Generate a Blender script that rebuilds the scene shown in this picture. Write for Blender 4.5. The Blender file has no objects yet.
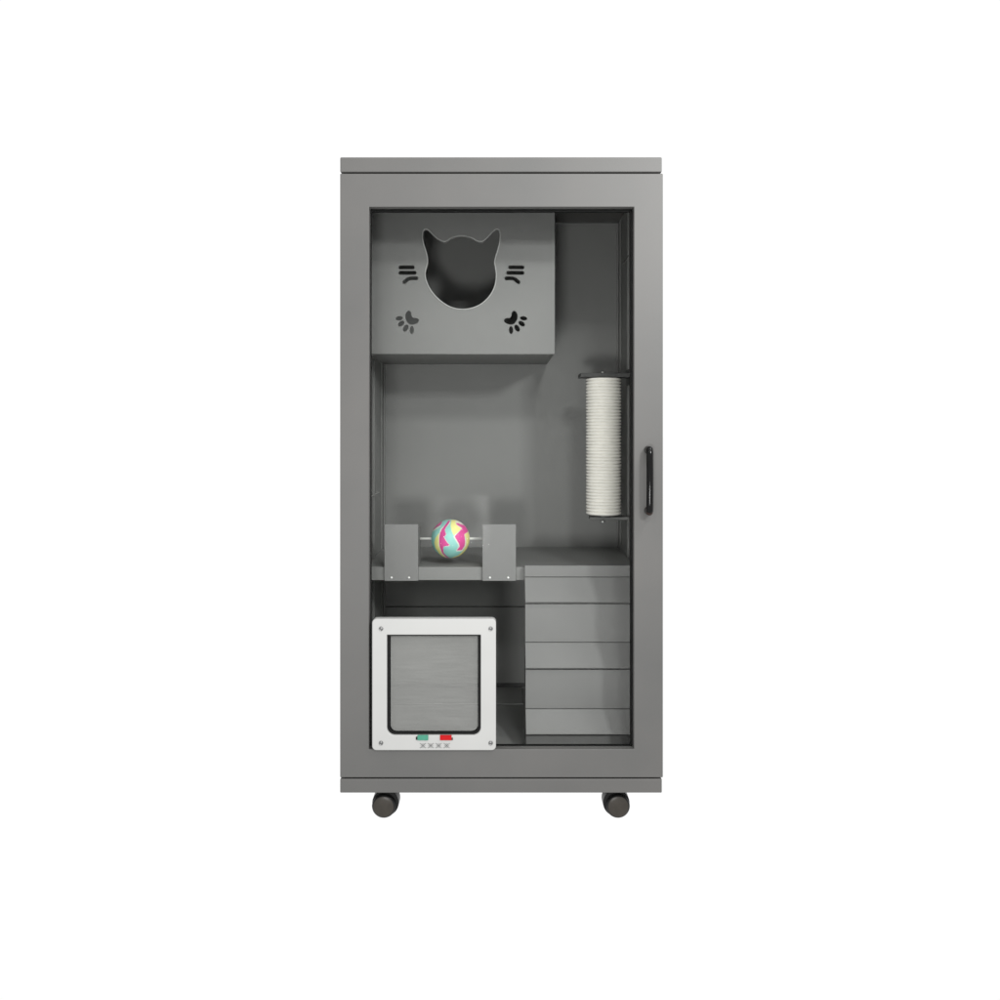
import bpy, bmesh, math, random
from mathutils import Vector
random.seed(4)
S = bpy.context.scene
COL = S.collection

# ------------------------------------------------------------ camera
CAMZ = 0.7946      # eye height
D = 1.60           # eye to door front (door front plane is y = 0)
F = 800.0          # focal length in photo pixels (photo is 1000 wide)
cam_d = bpy.data.cameras.new('camera')
cam = bpy.data.objects.new('camera', cam_d); COL.objects.link(cam)
cam.location = (0, -D, CAMZ)
cam.rotation_euler = (math.radians(90), 0, 0)
cam_d.sensor_width = 36.0; cam_d.lens = 36.0*F/1000
cam_d.shift_x = -0.001; cam_d.shift_y = -0.073
cam_d.clip_start = 0.05; cam_d.clip_end = 500
S.camera = cam

# ------------------------------------------------------------ world: white studio surround
W = bpy.data.worlds.new('World'); S.world = W; W.use_nodes = True
bg = W.node_tree.nodes['Background']
bg.inputs[0].default_value = (1, 1, 1, 1); bg.inputs[1].default_value = 1.04

# ------------------------------------------------------------ studio lamps
def area(name, loc, target, sx, sy, power, col=(1, 1, 1)):
    l = bpy.data.lights.new(name, 'AREA'); l.shape = 'RECTANGLE'; l.size = sx; l.size_y = sy
    l.energy = power; l.color = col
    o = bpy.data.objects.new(name, l); COL.objects.link(o); o.location = loc
    o.rotation_euler = (Vector(target)-Vector(loc)).to_track_quat('-Z', 'Y').to_euler()
    return o
area('studio_lamp', (-0.40, -1.6, CAMZ+1.02), (0, 0.2, 0.7), 0.24, 0.16, 5, (1, 0.985, 0.98))
area('studio_lamp', (0.40, -1.6, CAMZ+1.02), (0.05, 0.2, 0.8), 0.24, 0.16, 10.5, (0.99, 1, 0.99))
area('studio_lamp', (0.84, -1.45, CAMZ+0.60), (0.0, 0.1, 0.8), 0.14, 0.14, 17, (0.99, 1, 1))
area('studio_lamp', (-0.16, -1.75, CAMZ-0.40), (-0.05, 0.2, 0.6), 0.22, 0.22, 14, (1, 1, 0.99))
area('studio_lamp', (0.75, -0.55, CAMZ+0.85), (0.32, 0.0, 1.25), 0.25, 0.25, 6.5, (1, 1, 0.99))

S.view_settings.view_transform = 'Standard'
S.view_settings.look = 'None'
S.view_settings.exposure = 0; S.view_settings.gamma = 1
S.view_settings.use_curve_mapping = False
S.render.engine = 'CYCLES'
S.cycles.max_bounces = 10; S.cycles.transparent_max_bounces = 16

# ------------------------------------------------------------ helpers
def X(px, y=0.0): return (px-501.0)*(D+y)/F
def Z(py, y=0.0): return CAMZ-(py-427.0)*(D+y)/F

def thing(name, label, cat, loc=(0, 0, 0), group=None):
    o = bpy.data.objects.new(name, None); COL.objects.link(o); o.location = loc
    o.empty_display_size = .1
    o['label'] = label; o['category'] = cat
    if group: o['group'] = group
    return o

def link(name, me, mats, parent=None, label=None, smooth=False):
    o = bpy.data.objects.new(name, me); COL.objects.link(o)
    if not isinstance(mats, (list, tuple)): mats = [mats]
    for m in mats: me.materials.append(m)
    if smooth:
        for p in me.polygons: p.use_smooth = True
    if parent:
        o.parent = parent
        w = Vector((0, 0, 0)); q = parent
        while q: w += q.location; q = q.parent
        o.location = -w
    if label: o['label'] = label
    return o

def fin(bm, name, mats, parent=None, label=None, bevel=0.0, seg=2, smooth=False):
    bmesh.ops.recalc_face_normals(bm, faces=bm.faces)
    me = bpy.data.meshes.new(name); bm.to_mesh(me); bm.free()
    o = link(name, me, mats, parent, label, smooth)
    if bevel:
        md = o.modifiers.new('bevel', 'BEVEL'); md.width = bevel; md.segments = seg
        md.limit_method = 'ANGLE'; md.angle_limit = math.radians(40); md.harden_normals = True
    return o

def box(bm, x0, x1, y0, y1, z0, z1):
    vs = [bm.verts.new((x, y, z)) for x in (x0, x1) for y in (y0, y1) for z in (z0, z1)]
    for f in ((0,1,3,2), (4,6,7,5), (0,4,5,1), (2,3,7,6), (0,2,6,4), (1,5,7,3)):
        bm.faces.new([vs[i] for i in f])
    return vs

def ring(bm, o, i, y0, y1):
    """rectangular frame: outer (x0,x1,z0,z1), inner same, thickness y0..y1"""
    def quad(r, y): return [bm.verts.new(p) for p in ((r[0], y, r[2]), (r[1], y, r[2]), (r[1], y, r[3]), (r[0], y, r[3]))]
    a, b, c, d = quad(o, y0), quad(i, y0), quad(o, y1), quad(i, y1)
    for k in range(4):
        n = (k+1) % 4
        bm.faces.new((a[k], a[n], b[n], b[k])); bm.faces.new((c[k], d[k], d[n], c[n]))
        bm.faces.new((a[k], c[k], c[n], a[n])); bm.faces.new((b[k], b[n], d[n], d[k]))

def lathe(bm, prof, origin, axis='Z', n=48):
    """prof: (r, h) list, revolved about the axis through origin"""
    rows = []
    ox, oy, oz = origin
    for r, h in prof:
        row = []
        for k in range(n):
            a = 2*math.pi*k/n; u, v = r*math.cos(a), r*math.sin(a)
            p = {'Z': (ox+u, oy+v, oz+h), 'Y': (ox+u, oy+h, oz+v), 'X': (ox+h, oy+u, oz+v)}[axis]
            row.append(bm.verts.new(p))
        rows.append(row)
    for i in range(len(rows)-1):
        for k in range(n):
            m = (k+1) % n
            bm.faces.new((rows[i][k], rows[i][m], rows[i+1][m], rows[i+1][k]))
    bm.faces.new(rows[0]); bm.faces.new(rows[-1])

def tube(bm, pts, rad, n=16):
    """swept round bar through pts with a radius per point"""
    rows = []
    for i, p in enumerate(pts):
        p = Vector(p)
        a = Vector(pts[max(i-1, 0)]); b = Vector(pts[min(i+1, len(pts)-1)])
        t = (b-a).normalized()
        u = t.cross(Vector((1, 0, 0)))
        if u.length < 1e-4: u = t.cross(Vector((0, 0, 1)))
        u.normalize(); v = t.cross(u).normalized()
        r = rad[i] if isinstance(rad, (list, tuple)) else rad
        rows.append([bm.verts.new(p+u*r*math.cos(2*math.pi*k/n)+v*r*math.sin(2*math.pi*k/n)) for k in range(n)])
    for i in range(len(rows)-1):
        for k in range(n):
            m = (k+1) % n
            bm.faces.new((rows[i][k], rows[i][m], rows[i+1][m], rows[i+1][k]))
    bm.faces.new(rows[0]); bm.faces.new(rows[-1])

def plate(name, loops, y0, y1, mats, parent, label=None, bev=0.0006):
    """flat plate with holes standing in the xz plane; loops = lists of (x, z); the first is the outline"""
    cu = bpy.data.curves.new('outline', 'CURVE'); cu.dimensions = '2D'; cu.fill_mode = 'BOTH'
    t = (y1-y0)/2
    cu.extrude = t-bev; cu.bevel_depth = bev; cu.bevel_resolution = 1; cu.offset = -bev
    for lp in loops:
        sp = cu.splines.new('POLY'); sp.points.add(len(lp)-1); sp.use_cyclic_u = True
        for i, (x, z) in enumerate(lp): sp.points[i].co = (x, z, 0, 1)
    tmp = bpy.data.objects.new('outline', cu); COL.objects.link(tmp)
    dg = bpy.context.evaluated_depsgraph_get()
    me = bpy.data.meshes.new_from_object(tmp.evaluated_get(dg))
    bpy.data.objects.remove(tmp); bpy.data.curves.remove(cu)
    for v in me.vertices:
        x, z, h = v.co; v.co = (x, (y0+y1)/2-h, z)
    me.name = name; me.materials.clear()
    return link(name, me, mats, parent, label)

def smooth_loop(pts, sub=6):
    """closed Catmull-Rom through pts"""
    out = []; n = len(pts)
    for i in range(n):
        p0, p1, p2, p3 = pts[i-1], pts[i], pts[(i+1) % n], pts[(i+2) % n]
        for s in range(sub):
            t = s/sub
            out.append(tuple(0.5*((2*b)+(-a+c)*t+(2*a-5*b+4*c-d)*t*t+(-a+3*b-3*c+d)*t**3)
                             for a, b, c, d in zip(p0, p1, p2, p3)))
    return out

def capsule(pts, w, n=8):
    """rounded stroke of half-width w along a polyline"""
    L, R = [], []
    m = len(pts)
    for i, p in enumerate(pts):
        a = Vector(pts[max(i-1, 0)]); b = Vector(pts[min(i+1, m-1)])
        t = (b-a).normalized(); nn = Vector((-t.y, t.x))
        L.append(tuple(Vector(p)+nn*w)); R.append(tuple(Vector(p)-nn*w))
    def cap(c, ang):
        return [(c[0]+w*math.cos(ang-math.pi*k/n), c[1]+w*math.sin(ang-math.pi*k/n)) for k in range(1, n)]
    t1 = Vector(pts[-1])-Vector(pts[-2]); t0 = Vector(pts[1])-Vector(pts[0])
    return L+cap(pts[-1], math.atan2(t1.y, t1.x)+math.pi/2)+R[::-1]+cap(pts[0], math.atan2(t0.y, t0.x)-math.pi/2)

def ellipse(cx, cy, rx, ry, ang, n=20):
    a = math.radians(ang); o = []
    for k in range(n):
        t = 2*math.pi*k/n; u, v = rx*math.cos(t), ry*math.sin(t)
        o.append((cx+u*math.cos(a)-v*math.sin(a), cy+u*math.sin(a)+v*math.cos(a)))
    return o

def rrect(x0, x1, z0, z1, r, n=6):
    """rounded rectangle, r = radius or (bl, br, tr, tl)"""
    if not isinstance(r, tuple): r = (r,)*4
    o = []
    for (cx, cz, rr, a0) in ((x0+r[0], z0+r[0], r[0], 180), (x1-r[1], z0+r[1], r[1], 270),
                             (x1-r[2], z1-r[2], r[2], 0), (x0+r[3], z1-r[3], r[3], 90)):
        for k in range(n+1):
            a = math.radians(a0+90*k/n); o.append((cx+rr*math.cos(a), cz+rr*math.sin(a)))
    return o

# ------------------------------------------------------------ materials
def mat(name, col, rough=0.5, metal=0.0, var=0.0, scale=6.0, bump=0.0, bscale=300.0, spec=0.5, stretch=None, tint=None, coat=0.0):
    m = bpy.data.materials.new(name); m.use_nodes = True
    nt = m.node_tree; N, L = nt.nodes, nt.links
    b = N['Principled BSDF']
    b.inputs['Base Color'].default_value = (*col, 1); b.inputs['Roughness'].default_value = rough
    b.inputs['Metallic'].default_value = metal; b.inputs['Specular IOR Level'].default_value = spec
    b.inputs['Coat Weight'].default_value = coat
    tc = N.new('ShaderNodeTexCoord'); mp = N.new('ShaderNodeMapping'); L.new(tc.outputs['Object'], mp.inputs[0])
    if stretch: mp.inputs['Scale'].default_value = stretch
    if var:
        n = N.new('ShaderNodeTexNoise'); n.inputs['Scale'].default_value = scale; n.inputs['Detail'].default_value = 5
        L.new(mp.outputs[0], n.inputs['Vector'])
        r = N.new('ShaderNodeValToRGB'); e = r.color_ramp.elements
        e[0].position = .3; e[1].position = .7
        t = tint or (1, 1, 1)
        e[0].color = (*[c*(1-var) for c in col], 1); e[1].color = (*[c*(1+var)*k for c, k in zip(col, t)], 1)
        L.new(n.outputs['Fac'], r.inputs[0]); L.new(r.outputs[0], b.inputs['Base Color'])
        mr = N.new('ShaderNodeMapRange'); mr.inputs[3].default_value = rough-.06; mr.inputs[4].default_value = rough+.06
        L.new(n.outputs['Fac'], mr.inputs[0]); L.new(mr.outputs[0], b.inputs['Roughness'])
    if bump:
        n2 = N.new('ShaderNodeTexNoise'); n2.inputs['Scale'].default_value = bscale; n2.inputs['Detail'].default_value = 3
        L.new(mp.outputs[0], n2.inputs['Vector'])
        bp = N.new('ShaderNodeBump'); bp.inputs['Strength'].default_value = bump; bp.inputs['Distance'].default_value = .0006
        L.new(n2.outputs['Fac'], bp.inputs['Height']); L.new(bp.outputs[0], b.inputs['Normal'])
    return m

GREY = (0.084, 0.0835, 0.081)
PAINT = mat('grey_powder_coat', GREY, .5, var=.07, scale=5, bump=.14, bscale=420, tint=(1.02, .995, .985), spec=.35)
LIFTM = mat('grey_shade_lifted_panel', (0.190, 0.190, 0.186), .55, var=.05, scale=4, bump=.1, bscale=300, spec=.3)  # cabinet grey made lighter to lift interior panels that lie in shade
STEPM = mat('grey_step_laminate', (0.172, 0.171, 0.169), .5, var=.06, scale=5, bump=.1, bscale=300, spec=.3)
INNER = mat('grey_inner_panel', (0.140, 0.140, 0.137), .5, var=.06, scale=4, bump=.1, bscale=300, spec=.35)
BLACKRUB = mat('black_rubber', (0.006, 0.006, 0.006), .6, spec=.12)
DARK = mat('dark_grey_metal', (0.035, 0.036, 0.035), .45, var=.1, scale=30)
BLACKGLOSS = mat('gloss_black_handle', (0.003, 0.003, 0.003), .1, spec=.16)
BROWNCAP = mat('brown_black_handle_end', (0.025, 0.014, 0.011), .25, var=.3, scale=90, spec=.25)
WHITE = mat('white_abs_plastic', (0.345, 0.345, 0.337), .4, var=.02, scale=12, spec=.25)
SISAL = mat('ivory_sisal_rope', (0.80, 0.778, 0.73), .9, var=.03, scale=60, bump=.1, bscale=500, spec=.2)
STEEL = mat('bright_steel', (0.75, 0.75, 0.74), .28, metal=1.0)
SCREWW = mat('white_screw_cap', (0.8, 0.8, 0.78), .4)
WHEEL = mat('dark_bronze_wheel', (0.028, 0.024, 0.019), .38, var=.12, scale=60, bump=.15, bscale=500, spec=.3)
HOOD = mat('black_caster_hood', (0.006, 0.006, 0.006), .35, spec=.2)
GREEN = mat('green_latch_plastic', (0.03, 0.19, 0.125), .4, var=.05, scale=60)
RED = mat('red_latch_plastic', (0.34, 0.003, 0.005), .5, var=.05, scale=60, spec=.15)
PRINT = mat('grey_print', (0.06, 0.06, 0.06), .5)
TURQ = mat('turquoise_ball_print', (0.23, 0.50, 0.455), .5, var=.10, scale=40)
PINK = mat('pink_ball_print', (0.55, 0.05, 0.24), .5, var=.12, scale=40)
YEL = mat('yellow_ball_print', (0.66, 0.63, 0.23), .5, var=.08, scale=40)
CREAM = mat('cream_ball_print', (0.66,0.65,0.55), .5)

def clear(name, tint, rough, dcol=None, dmix=0.0, brushed=False, ior=1.45):
    m = bpy.data.materials.new(name); m.use_nodes = True
    nt = m.node_tree; N, L = nt.nodes, nt.links
    N.remove(N['Principled BSDF']); out = N['Material Output']
    tr = N.new('ShaderNodeBsdfTransparent'); tr.inputs[0].default_value = (*tint, 1)
    gl = N.new('ShaderNodeBsdfGlossy'); gl.inputs['Roughness'].default_value = rough
    fr = N.new('ShaderNodeFresnel'); fr.inputs[0].default_value = ior
    base = tr.outputs[0]
    if dmix:
        df = N.new('ShaderNodeBsdfDiffuse'); df.inputs[0].default_value = (*dcol, 1)
        mx0 = N.new('ShaderNodeMixShader'); mx0.inputs[0].default_value = dmix
        L.new(tr.outputs[0], mx0.inputs[1]); L.new(df.outputs[0], mx0.inputs[2]); base = mx0.outputs[0]
        if brushed:
            tc = N.new('ShaderNodeTexCoord'); mp = N.new('ShaderNodeMapping'); mp.inputs['Scale'].default_value = (14, 14, 420)
            n = N.new('ShaderNodeTexNoise'); n.inputs['Scale'].default_value = 1; n.inputs['Detail'].default_value = 4
            r = N.new('ShaderNodeMapRange'); r.inputs[1].default_value = .3; r.inputs[2].default_value = .7
            r.inputs[3].default_value = dmix-.05; r.inputs[4].default_value = dmix+.05
            L.new(tc.outputs['Object'], mp.inputs[0]); L.new(mp.outputs[0], n.inputs['Vector'])
            L.new(n.outputs['Fac'], r.inputs[0]); L.new(r.outputs[0], mx0.inputs[0])
    mx = N.new('ShaderNodeMixShader')
    L.new(fr.outputs[0], mx.inputs[0]); L.new(base, mx.inputs[1]); L.new(gl.outputs[0], mx.inputs[2])
    L.new(mx.outputs[0], out.inputs[0])
    return m
ACRYL = clear('clear_acrylic', (0.96, 0.965, 0.96), 0.03, ior=1.03)
FLAPM = clear('frosted_flap_acrylic', (0.85, 0.86, 0.85), 0.25, (0.33, 0.33, 0.32), 0.32, True, ior=1.1)

# ------------------------------------------------------------ the setting: made-up translucent sheet, world light from below keeps it white and shadowless
fm = bpy.data.materials.new('white_shadowless_sheet'); fm.use_nodes = True
fn = fm.node_tree; fn.nodes.remove(fn.nodes['Principled BSDF'])
tl = fn.nodes.new('ShaderNodeBsdfTranslucent'); tl.inputs[0].default_value = (0.97, 0.97, 0.97, 1)
fn.links.new(tl.outputs[0], fn.nodes['Material Output'].inputs[0])
bm = bmesh.new()
vs = [bm.verts.new(p) for p in ((-60, -60, 0), (60, -60, 0), (60, 60, 0), (-60, 60, 0))]; bm.faces.new(vs)
o = fin(bm, 'floor', fm); o['kind'] = 'structure'

# ------------------------------------------------------------ cabinet
HW = X(662)            # half width of the carcass
IN = 0.3075            # inner half width
BACK = 0.500           # back wall plane
SH = 0.200             # shelf and hideout front plane
cab = thing('cat_cabinet', 'tall grey pet cabinet with glazed door, inside shelf and steps, standing on castors', 'cabinet', (0, .25, 0))
z_top0, z_top1 = Z(172), Z(157)
z_ceil = z_top1-.005
z_base1, z_base0 = Z(779), Z(793)
z_floor = Z(688, BACK)

bm = bmesh.new()   # lid with a turned-down front
box(bm, -HW, HW, 0.0, .018, z_top0, z_top1)
box(bm, -HW, HW, .0181, .52, z_top1-.005, z_top1-.0002)
fin(bm, 'top_panel', PAINT, cab, bevel=.0022)
bm = bmesh.new(); box(bm, -HW, HW, 0.0, .52, z_base0, z_base1)
fin(bm, 'base_panel', PAINT, cab, bevel=.0018)
bm = bmesh.new(); box(bm, -IN+.001, IN-.001, .026, BACK-.001, z_base1+.001, z_floor)
fin(bm, 'floor_panel', LIFTM, cab, bevel=.001)
for s in (-1, 1):
    bm = bmesh.new()
    box(bm, *sorted((s*IN, s*(HW-.001))), .022, .512, z_base1+.001, z_ceil-.0004)
    # pressed upright ribs
    for yy in (.33, .455):
        box(bm, *sorted((s*(IN-.0022), s*(IN+.001))), yy, yy+.006, z_floor+.002, z_ceil-.002)
    fin(bm, 'side_panel', LIFTM, cab, bevel=.0008)
    # corner trim
    bm = bmesh.new()
    box(bm, *sorted((s*(IN-.0042), s*(IN-.0002))), BACK-.006, BACK-.0005, z_floor+.001, z_ceil-.002)
    fin(bm, 'corner_trim', LIFTM, cab, bevel=.0006)
# back panel in two boards with a seam
bm = bmesh.new()
zs = Z(606.5, BACK)
box(bm, -IN+.0005, IN-.0005, BACK, BACK+.009, z_base1+.002, zs-.0016)
box(bm, -IN+.0005, IN-.0005, BACK, BACK+.009, zs+.0016, z_ceil-.0015)
box(bm, -IN+.002, IN-.002, BACK+.0095, BACK+.013, z_base1+.004, z_ceil-.004)
fin(bm, 'back_panel', LIFTM, cab, bevel=.0010)
# low ledge along the back of the floor
bm = bmesh.new(); yl = .372
box(bm, -IN+.002, X(524, .3), yl, BACK-.002, z_floor+.0004, z_floor+.0035)
fin(bm, 'floor_mat', LIFTM, cab, bevel=.001)
bm = bmesh.new(); box(bm, -IN+.005, X(525, .45), BACK-.004, BACK-.0008, z_floor+.004, z_floor+.0135)  # added strip, coloured dark to draw the gap where floor meets back
fin(bm, 'dark_gap_strip', DARK, cab, bevel=.0008)
# small bright pressed strips on the side walls
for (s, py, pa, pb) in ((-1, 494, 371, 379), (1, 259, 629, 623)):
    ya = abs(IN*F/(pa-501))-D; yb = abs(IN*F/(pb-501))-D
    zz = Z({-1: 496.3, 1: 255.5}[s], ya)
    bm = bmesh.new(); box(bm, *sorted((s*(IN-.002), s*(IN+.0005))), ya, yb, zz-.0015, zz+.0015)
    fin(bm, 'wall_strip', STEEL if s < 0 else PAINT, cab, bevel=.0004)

# ---- door
bm = bmesh.new()
ring(bm, (X(340), X(663), Z(777.6), Z(173.4)), (X(369), X(634), Z(749.3), Z(207)), 0.0, .018)
door = fin(bm, 'door', PAINT, cab, 'grey door frame around the clear pane', bevel=.0016)
bm = bmesh.new()
ring(bm, (X(369)-.014, X(634)+.014, Z(749.3)-.014, Z(207)+.014), (X(369)+.0015, X(634)-.0045, Z(749.3)+.001, Z(207)-.005), .0185, .0245)
fin(bm, 'gasket', BLACKRUB, door)
bm = bmesh.new(); box(bm, X(369)-.008, X(634)+.008, .0135, .0165, Z(749.3)-.008, Z(207)+.008)
# thin pane in the rebate: only its visible area is cut to the opening
bm.free(); bm = bmesh.new(); box(bm, X(369)+.0003, X(634)-.0003, .0135, .0165, Z(749.3)+.0003, Z(207)-.0003)
fin(bm, 'window_pane', ACRYL, door)
# handle
hx = X(647.7); za, zb = Z(451.5), Z(509)
bm = bmesh.new()
pts, rad = [], []
for k in range(9):
    a = math.pi/2*k/8
    pts.append((hx, -.0215*math.sin(a)-.001, za+.004-.0*k+.004*(1-math.cos(a))*-1)); rad.append(.0073-.0004*k/8)
n = 10
for k in range(1, n): pts.append((hx, -.0225-.002*math.sin(math.pi*k/n), za+(zb-za)*k/n)); rad.append(.0069)
for k in range(9):
    a = math.pi/2*(8-k)/8
    pts.append((hx, -.0215*math.sin(a)-.001, zb-.004+.004*(1-math.cos(a)))); rad.append(.0069+.0004*k/8)
tube(bm, pts, rad, 20)
handle = fin(bm, 'handle', BLACKGLOSS, door, 'glossy black bar handle', smooth=True)
for zz, mm in ((za+.003, BLACKGLOSS), (zb-.003, BROWNCAP)):
    bm = bmesh.new()
    lathe(bm, [(.0030, -.0262), (.0055, -.0252), (.0068, -.021), (.0068, -.006), (.0072, -.0005)], (hx, 0, zz), 'Y', 32)
    for v in bm.verts: v.co.z = zz+(v.co.z-zz)*1.15
    # handle end is a sub-part of the door beside the bar
    fin(bm, 'handle_end', mm, door, smooth=True)

# ---- hideout box
def q(x, y): return (X(370+x/5.263, SH), Z(210+y/5.263, SH))
face = [(283,107),(292,101),(305,105),(330,130),(358,153),(385,166),(402,165),(432,147),(480,136),(530,146),(562,163),(588,167),(608,155),(640,122),
        (662,103),(676,104),(684,122),(682,165),(670,215),(655,268),(659,300),(664,345),(656,400),(630,450),(590,490),(540,514),(485,522),(430,512),
        (375,480),(328,432),(299,378),(291,330),(304,275),(298,228),(282,175),(277,130)]
loops = [smooth_loop([q(*p) for p in face], 5)]
s = (D+SH)/F/5.263
for mir in (0, 1):
    def M(p): return (961-p[0], p[1]) if mir else p
    for pts in ([(159,301),(224,301)], [(159,330),(234,330)], [(243,359),(212,359),(198,364),(180,379)]):
        loops.append(capsule([q(*M(p)) for p in pts], 9.2*s))
    pad = [(202,531),(188,545),(187,572),(203,597),(225,602),(250,592),(255,579),(244,570),(226,569),(216,555),(214,540)]
    loops.append(smooth_loop([q(*M(p)) for p in pad], 3))
    for (cx, cy, rx, ry, an) in ((153,570,18,10,8), (163,598,18,11,35), (187,622,19,11.5,60), (219,632,19.5,10,88)):
        c = q(*M((cx, cy))); loops.append(ellipse(c[0], c[1], rx*s, ry*s, -an if mir else an))
bx0, bx1 = -IN+.001, X(555, SH); bz0, bz1 = Z(354.3, SH), z_ceil-.0015
outline = [(bx0, bz0), (bx1, bz0), (bx1, bz1), (bx0, bz1)]
hide = plate('hideout_box', [outline]+loops, SH, SH+.008, INNER, cab, 'grey hanging hideout with a cat-face opening, whiskers and paws cut out', bev=.0014)
RIMHI = mat('light_grey_edge_highlight', (0.26, 0.26, 0.255), .45)  # added ring in lighter grey, paints the highlight of the cut edge
def grow(P, d):
    n = len(P); o = []
    for i in range(n):
        t = (Vector(P[(i+1) % n])-Vector(P[i-1])).normalized(); o.append((P[i][0]+t.y*-d, P[i][1]+t.x*d))
    return o
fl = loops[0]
plate('opening_highlight', [grow(fl, .0017), grow(fl, -.0007)], SH-.0012, SH+.009, RIMHI, hide, bev=.0003)
bm = bmesh.new(); box(bm, bx1-.007, bx1-.0012, SH+.0085, BACK-.0015, bz0+.0005, bz1)
fin(bm, 'box_side', LIFTM, hide, bevel=.001)
bm = bmesh.new(); box(bm, bx0, bx1-.0075, SH+.0085, BACK-.0015, bz0+.0005, bz0+.0065)
fin(bm, 'box_bottom', LIFTM, hide, bevel=.001)

# ---- shelf
zsh = Z(567, SH)
bm = bmesh.new()
box(bm, -IN+.001, IN-.001, SH, BACK-.001, Z(580.3, SH), zsh)
fin(bm, 'shelf', LIFTM, cab, bevel=.0012)

# ---- staircase: three sloping treads over risers, against the shelf
YS_ = (.178, .150, .122, .094)
LIP = .008
prof = [(SH-.001, Z(565.6, YS_[0])), (YS_[0], Z(565.6, YS_[0]))]
for k, (pr_b, tr_b) in enumerate(((577, 601.2), (642.2, 666.8), (708.7, 732.8))):
    ya, yb = YS_[k], YS_[k+1]
    za_ = Z(pr_b, ya)
    prof += [(ya, za_+.0008), (ya+.003, za_+.0008), (ya+.003, za_-.0006), (ya-.0015, za_-.0006),
             (yb-LIP, Z(tr_b-.6, yb)), (yb-LIP, Z(tr_b, yb)-.0006), (yb+.006, Z(tr_b, yb)-.0006), (yb+.006, Z(tr_b, yb)-.0062), (yb, Z(tr_b, yb)-.0062)]
prof += [(YS_[3], z_floor+.0005), (SH-.001, z_floor+.0005)]
bm = bmesh.new()
xa, xb = X(525.6, .12), IN-.0015
A = [bm.verts.new((xa, y, z)) for y, z in prof]; B = [bm.verts.new((xb, y, z)) for y, z in prof]
for k in range(len(prof)):
    m = (k+1) % len(prof); bm.faces.new((A[k], A[m], B[m], B[k]))
bm.faces.new(A); bm.faces.new(B[::-1])
fin(bm, 'staircase', STEPM, cab, 'grey steps leading up to the shelf', bevel=.0003, seg=1)

# ---- cat flap on the pane
bm = bmesh.new(); bm.free()
YF = -.006
fx0, fx1, fz0, fz1 = X(372, YF), X(496, YF), Z(750.5, YF), Z(619, YF)
outer = rrect(fx0, fx1, fz0, fz1, .0085)
inner = rrect(X(386.8, YF), X(480.7, YF), Z(735.6, YF), Z(635, YF), (.016, .016, .0012, .0012), 8)
flap = plate('cat_flap', [outer, inner], YF, .0130, WHITE, cab, 'white plastic cat flap set into the lower corner of the pane', bev=.0016)
# dark inner sleeve
sl_o = rrect(X(386.8, YF)-.0012, X(480.7, YF)+.0012, Z(735.6, YF)-.0012, Z(635, YF)+.0008, (.017, .017, .0012, .0012), 8)
sl_i = rrect(X(389.2, YF), X(478.3, YF), Z(733.6, YF), Z(636.6, YF), (.013, .013, .0012, .0012), 8)
plate('sleeve', [sl_o, sl_i], .0004, .0125, BLACKRUB, flap, bev=.0003)
pn = rrect(X(389.9, YF), X(477.7, YF), Z(733.0, YF), Z(637.2, YF), (.0125, .0125, .0015, .0015), 8)
plate('flap_panel', [pn], .0045, .0075, FLAPM, flap, 'frosted grey swinging flap', bev=.0006)
for px in (381, 490.7):
    for py in (628.7, 743):
        cx, cz = X(px, YF), Z(py, YF)
        bm = bmesh.new()
        lathe(bm, [(.0044, -.0002), (.0042, -.0012), (.0034, -.0016), (.0030, -.0004), (.0026, -.0004), (.0015, -.0009), (.0003, -.001)], (cx, YF, cz), 'Y', 24)
        fin(bm, 'screw', mat('dull_screw', (.16, .16, .16), .35, metal=.8) if 'dull_screw' not in bpy.data.materials else bpy.data.materials['dull_screw'], flap, smooth=True)
for (pa, pb, m, lb) in ((417.5, 428.3, GREEN, 'green latch'), (440, 451.6, RED, 'red latch')):
    bm = bmesh.new(); box(bm, X(pa, YF), X(pb, YF), YF-.0022, YF+.003, Z(740, YF), Z(735.2, YF))
    fin(bm, 'latch', m, flap, lb, bevel=.0007)
for (a_, b_, c_, d_) in ((X(416.0, YF), X(417.5, YF)-.0003, 739.6, 736.6), (X(451.6, YF)+.0003, X(452.8, YF), 739.9, 737.6)):
    bm = bmesh.new(); box(bm, a_, b_, YF-.0012, YF+.003, Z(c_, YF), Z(d_, YF))
    fin(bm, 'latch_slot', BLACKRUB, flap)
# four printed cross-in-dots emblems
bm = bmesh.new()
def flat(pts, y):
    bm.faces.new([bm.verts.new((x, y, z)) for x, z in pts])
k_ = 1.6/800
for cx in (422.9, 430.7, 438.6, 446.7):
    ox, oz = X(cx, YF), Z(745.6, YF); a = 2.1*k_; w = .34*k_; ye = YF-.0003
    for sx in (-1, 1):
        d = Vector((sx, 1)).normalized(); nn = Vector((-d.y, d.x))
        c = Vector((ox, oz))
        flat([tuple(c+d*a*1.25+nn*w), tuple(c-d*a*1.25+nn*w), tuple(c-d*a*1.25-nn*w), tuple(c+d*a*1.25-nn*w)], ye-.00005*sx)
    for dx, dz in ((0, 1), (0, -1), (1, 0), (-1, 0)):
        flat(ellipse(ox+dx*a*.9, oz+dz*a*.9, .40*k_, .40*k_, 0, 10), ye)
    for dx in (-1, 1):
        for dz in (-1, 1):
            flat(ellipse(ox+dx*a*1.25, oz+dz*a*1.0, .42*k_, .42*k_, 0, 10), ye-.0001)
fin(bm, 'emblem', PRINT, flap)

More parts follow.
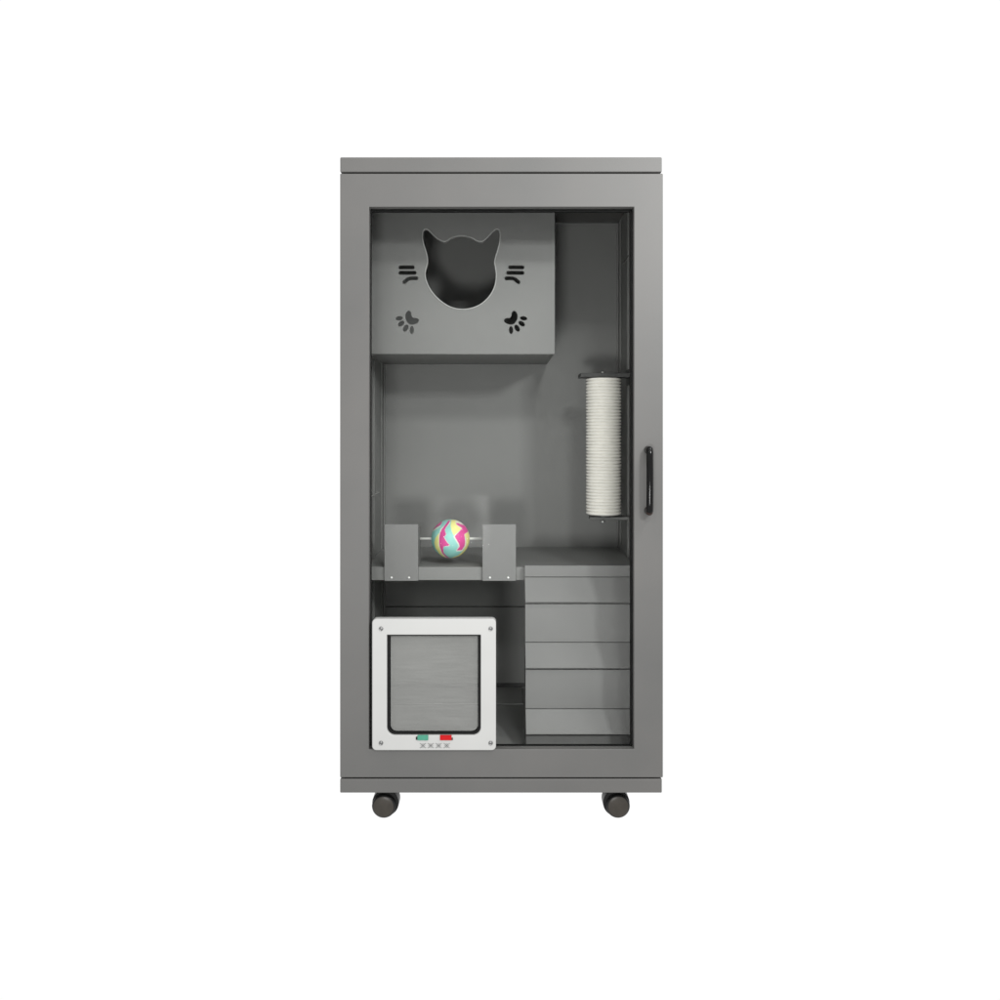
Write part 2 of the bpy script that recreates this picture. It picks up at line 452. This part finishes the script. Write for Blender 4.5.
# ---- castors
def make_caster(side):
    c = bpy.data.objects.new('caster', None); COL.objects.link(c); c.parent = cab
    c.location = (0, -.25, 0)
    c['label'] = 'dark twin-wheel castor'
    r = .0240
    for (y0, y1) in ((-.0235, -.0137), (.0235, .0137)):
        sg = 1 if y1 > y0 else -1
        bm = bmesh.new()
        pr = [(r*.30, y0), (r*.62, y0+sg*.0007), (r*.86, y0+sg*.002), (r*.95, y0+sg*.0036), (r, y0+sg*.006), (r, y1-sg*.002), (r*.96, y1)]
        lathe(bm, pr, (0, 0, r), 'Y', 56)
        me = bpy.data.meshes.new('wheel'); bmesh.ops.recalc_face_normals(bm, faces=bm.faces); bm.to_mesh(me); bm.free()
        for p in me.polygons: p.use_smooth = True
        me.materials.append(WHEEL); me.materials.append(HOOD)
        for p in me.polygons:
            if math.hypot(p.center.x, p.center.z-r) > r*.88: p.material_index = 1
        w = bpy.data.objects.new('wheel', me); COL.objects.link(w); w.parent = c
    bm = bmesh.new()
    # hood: arch wrapped over the trailing half of the wheels
    R = .0270; ox = side*.0028
    lathe(bm, [(R*.96, -.0135), (R, -.0125), (R, .0125), (R*.96, .0135)], (ox, 0, r+.0042), 'Y', 48)
    # top plate screwed to the base, and the swivel neck
    box(bm, ox-.018, ox+.018, -.018, .018, Z(793)-.0022, Z(793)-.0003)
    me = bpy.data.meshes.new('hood'); bmesh.ops.recalc_face_normals(bm, faces=bm.faces); bm.to_mesh(me); bm.free()
    me.materials.append(HOOD)
    h = bpy.data.objects.new('hood', me); COL.objects.link(h); h.parent = c
    return c
def copy_part(o):
    c = o.copy(); COL.objects.link(c)
    for ch in o.children:
        d = ch.copy(); COL.objects.link(d); d.parent = c
    return c
yc = .044
cl = make_caster(1); cl.location = (X(383.6, yc-.02), yc-.25, 0)
cr = make_caster(-1); cr.location = (X(618.2, yc-.02), yc-.25, 0)
for src in (cl, cr):
    b_ = copy_part(src); b_.parent = cab; b_.location = (src.location.x, .47-.25, 0)

# ------------------------------------------------------------ ball spinner toy (stands on the shelf edge)
toy = thing('spinner_toy', 'turquoise, pink and yellow ball on a white rod between two grey plates on the shelf', 'cat toy', (X(450.5, SH), SH-.01, zsh))
YP = SH-.0075
for (pa, pb) in ((384.3, 418.2), (482.4, 516.0)):
    x0, x1 = X(pa, YP), X(pb, YP)
    bm = bmesh.new()
    box(bm, x0, x1, YP, YP+.005, Z(581, YP), Z(524.3, YP))
    fl = x1-.004 if pa < 450 else x0        # inner flange that carries the rod
    box(bm, fl, fl+.004, YP+.0045, YP+.060, zsh+.0005, Z(524.3, YP)-.0105)
    br = fin(bm, 'bracket', STEPM, toy, bevel=.0009)
    for sx in (391.6, 409.0) if pa < 450 else (489.9, 508.2):
        bm = bmesh.new()
        lathe(bm, [(.0024, -.0001), (.0022, -.0009), (.0012, -.0014), (.0003, -.0016)], (X(sx, YP), YP, Z(577.6, YP)), 'Y', 16)
        fin(bm, 'screw', SCREWW, br, smooth=True)
YB = SH+.036; bc = Vector((X(450.5, YB), YB, Z(538.6, YB))); BR = 19.2*(D+YB)/F
xr0, xr1 = X(418.2, YP)-.002, X(482.4, YP)+.002
RODM = mat('white_rod', (.62, .62, .60), .3)
bm = bmesh.new(); lathe(bm, [(.0029, xr0-bc.x), (.0029, xr1-bc.x)], tuple(bc), 'X', 20)
fin(bm, 'rod', RODM, toy, smooth=True)

# ball: printed pattern by faces, from outlines measured on the ball
def bz(pts): return [((x-500)/318.0, -(y-567)/318.0) for x, y in pts]
POLY = [
 (YEL, bz([(520,250),(600,262),(610,300),(700,360),(700,375),(570,475),(535,400),(515,330)])),
 (YEL, bz([(330,440),(345,470),(335,560),(335,640),(375,790),(445,885),(400,870),(320,790),(262,690),(250,600),(265,530)])),
 (YEL, bz([(760,440),(830,440),(830,620),(790,740),(700,830),(600,890),(480,900),(560,850),(640,820),(720,740),(765,640),(765,540),(745,490)])),
 (CREAM, bz([(440,300),(465,262),(500,250),(495,300),(440,360),(430,410),(455,465),(420,500),(470,580),(520,630),(480,650),(425,650),(395,700),(410,780),(500,890),(450,890),(370,790),(325,640),(325,470),(355,380)])),
 (CREAM, bz([(590,280),(620,280),(740,340),(800,450),(740,470),(765,580),(755,660),(700,750),(600,735),(650,660),(640,620),(565,490),(690,385),(600,315)])),
 (PINK, bz([(470,262),(500,255),(490,290),(435,360),(425,400),(448,458),(415,505),(460,580),(512,635),(470,640),(410,655),(395,700),(405,770),(495,888),(465,888),(375,770),(335,640),(338,480),(365,390)])),
 (PINK, bz([(600,290),(640,300),(720,340),(740,320),(785,400),(800,440),(735,470),(752,580),(742,660),(700,725),(615,725),(665,660),(655,610),(585,490),(705,375),(610,315)])),
 (CREAM, bz([(590,262),(660,272),(760,330),(720,335),(640,295),(595,280)])),
 (PINK, bz([(190,430),(170,330),(300,240),(370,290),(340,330),(270,370),(215,425)])),
 (CREAM, bz([(170,450),(200,432),(270,378),(350,330),(345,345),(275,395),(210,445)])),
]
def inside(x, y, P):
    c = False; n = len(P); j = n-1
    for i in range(n):
        if (P[i][1] > y) != (P[j][1] > y) and x < (P[j][0]-P[i][0])*(y-P[i][1])/(P[j][1]-P[i][1])+P[i][0]: c = not c
        j = i
    return c
me = bpy.data.meshes.new('ball'); bm = bmesh.new()
bmesh.ops.create_uvsphere(bm, u_segments=240, v_segments=120, radius=BR)
bmesh.ops.translate(bm, verts=bm.verts, vec=bc)
mats = [TURQ, PINK, YEL, CREAM]
for f in bm.faces:
    c = f.calc_center_median()-bc; u, v = c.x/BR, c.z/BR
    if c.y > 0: u, v = -u*.96, -v*.96
    mi = 0
    for m_, P in POLY:
        if inside(u, v, P): mi = mats.index(m_)
    f.material_index = mi; f.smooth = True
bm.to_mesh(me); bm.free()
link('ball', me, mats, toy, 'turquoise ball with pink and yellow zigzag swirls')

# ------------------------------------------------------------ scratching post
YS = .300
k_ = (D+YS)/F
pc = (X(603.5, YS), YS)
sp = thing('scratching_post', 'ribbed ivory sisal scratching post hung on the right wall inside the cabinet', 'scratching post', (pc[0], YS, Z(514, YS-.03)))
yf = YS-.036; kf = (D+yf)/F
zt, zb_ = Z(378.2, YS), Z(514.2, YS)
R0 = 17.6*(D+YS)/F; NR = 43; pr = [(R0*.45, 0)]
h = (zt-zb_)/NR
for i in range(NR):
    jit = random.uniform(-.0002, .0002)
    for u, d in ((0, .0050), (.08, .0048), (.16, .0026), (.30, .0007), (.54, 0), (.78, .0007), (.92, .0026)):
        pr.append((R0-d+(jit if d < .003 else 0), h*(i+u)))
pr.append((R0*.45, zt-zb_))
bm = bmesh.new(); lathe(bm, pr, (pc[0], YS, zb_), 'Z', 72)
fin(bm, 'rope_wrap', SISAL, sp, smooth=True)
bm = bmesh.new()
box(bm, X(580.5, YS-.03), IN-.0035, YS-.03, YS+.03, zt+.0008, zt+.0105)
box(bm, IN-.0040, IN-.0006, YS-.045, YS+.045, zt-.016, zt+.022)
fin(bm, 'bracket', DARK, sp, bevel=.0012)
bm = bmesh.new(); lathe(bm, [(R0*.42, -.006), (R0*.42, -.0006)], (pc[0], YS, zb_), 'Z', 32)
fin(bm, 'end_cap', DARK, sp, bevel=.0005)
bm = bmesh.new(); box(bm, X(590, YS), IN-.0045, YS-.004, YS+.03, zb_-.0135, zb_-.0062)
fin(bm, 'bracket', INNER, sp, bevel=.0012)
for (z0, z1) in ((zb_-.020, zb_-.0137), (zt+.011, zt+.0165)):
    bm = bmesh.new(); lathe(bm, [(.0032, z0), (.0036, z0+.001), (.0036, z1)], (pc[0]-.002, YS, 0), 'Z', 16)
    fin(bm, 'bolt', STEEL, sp, smooth=True)
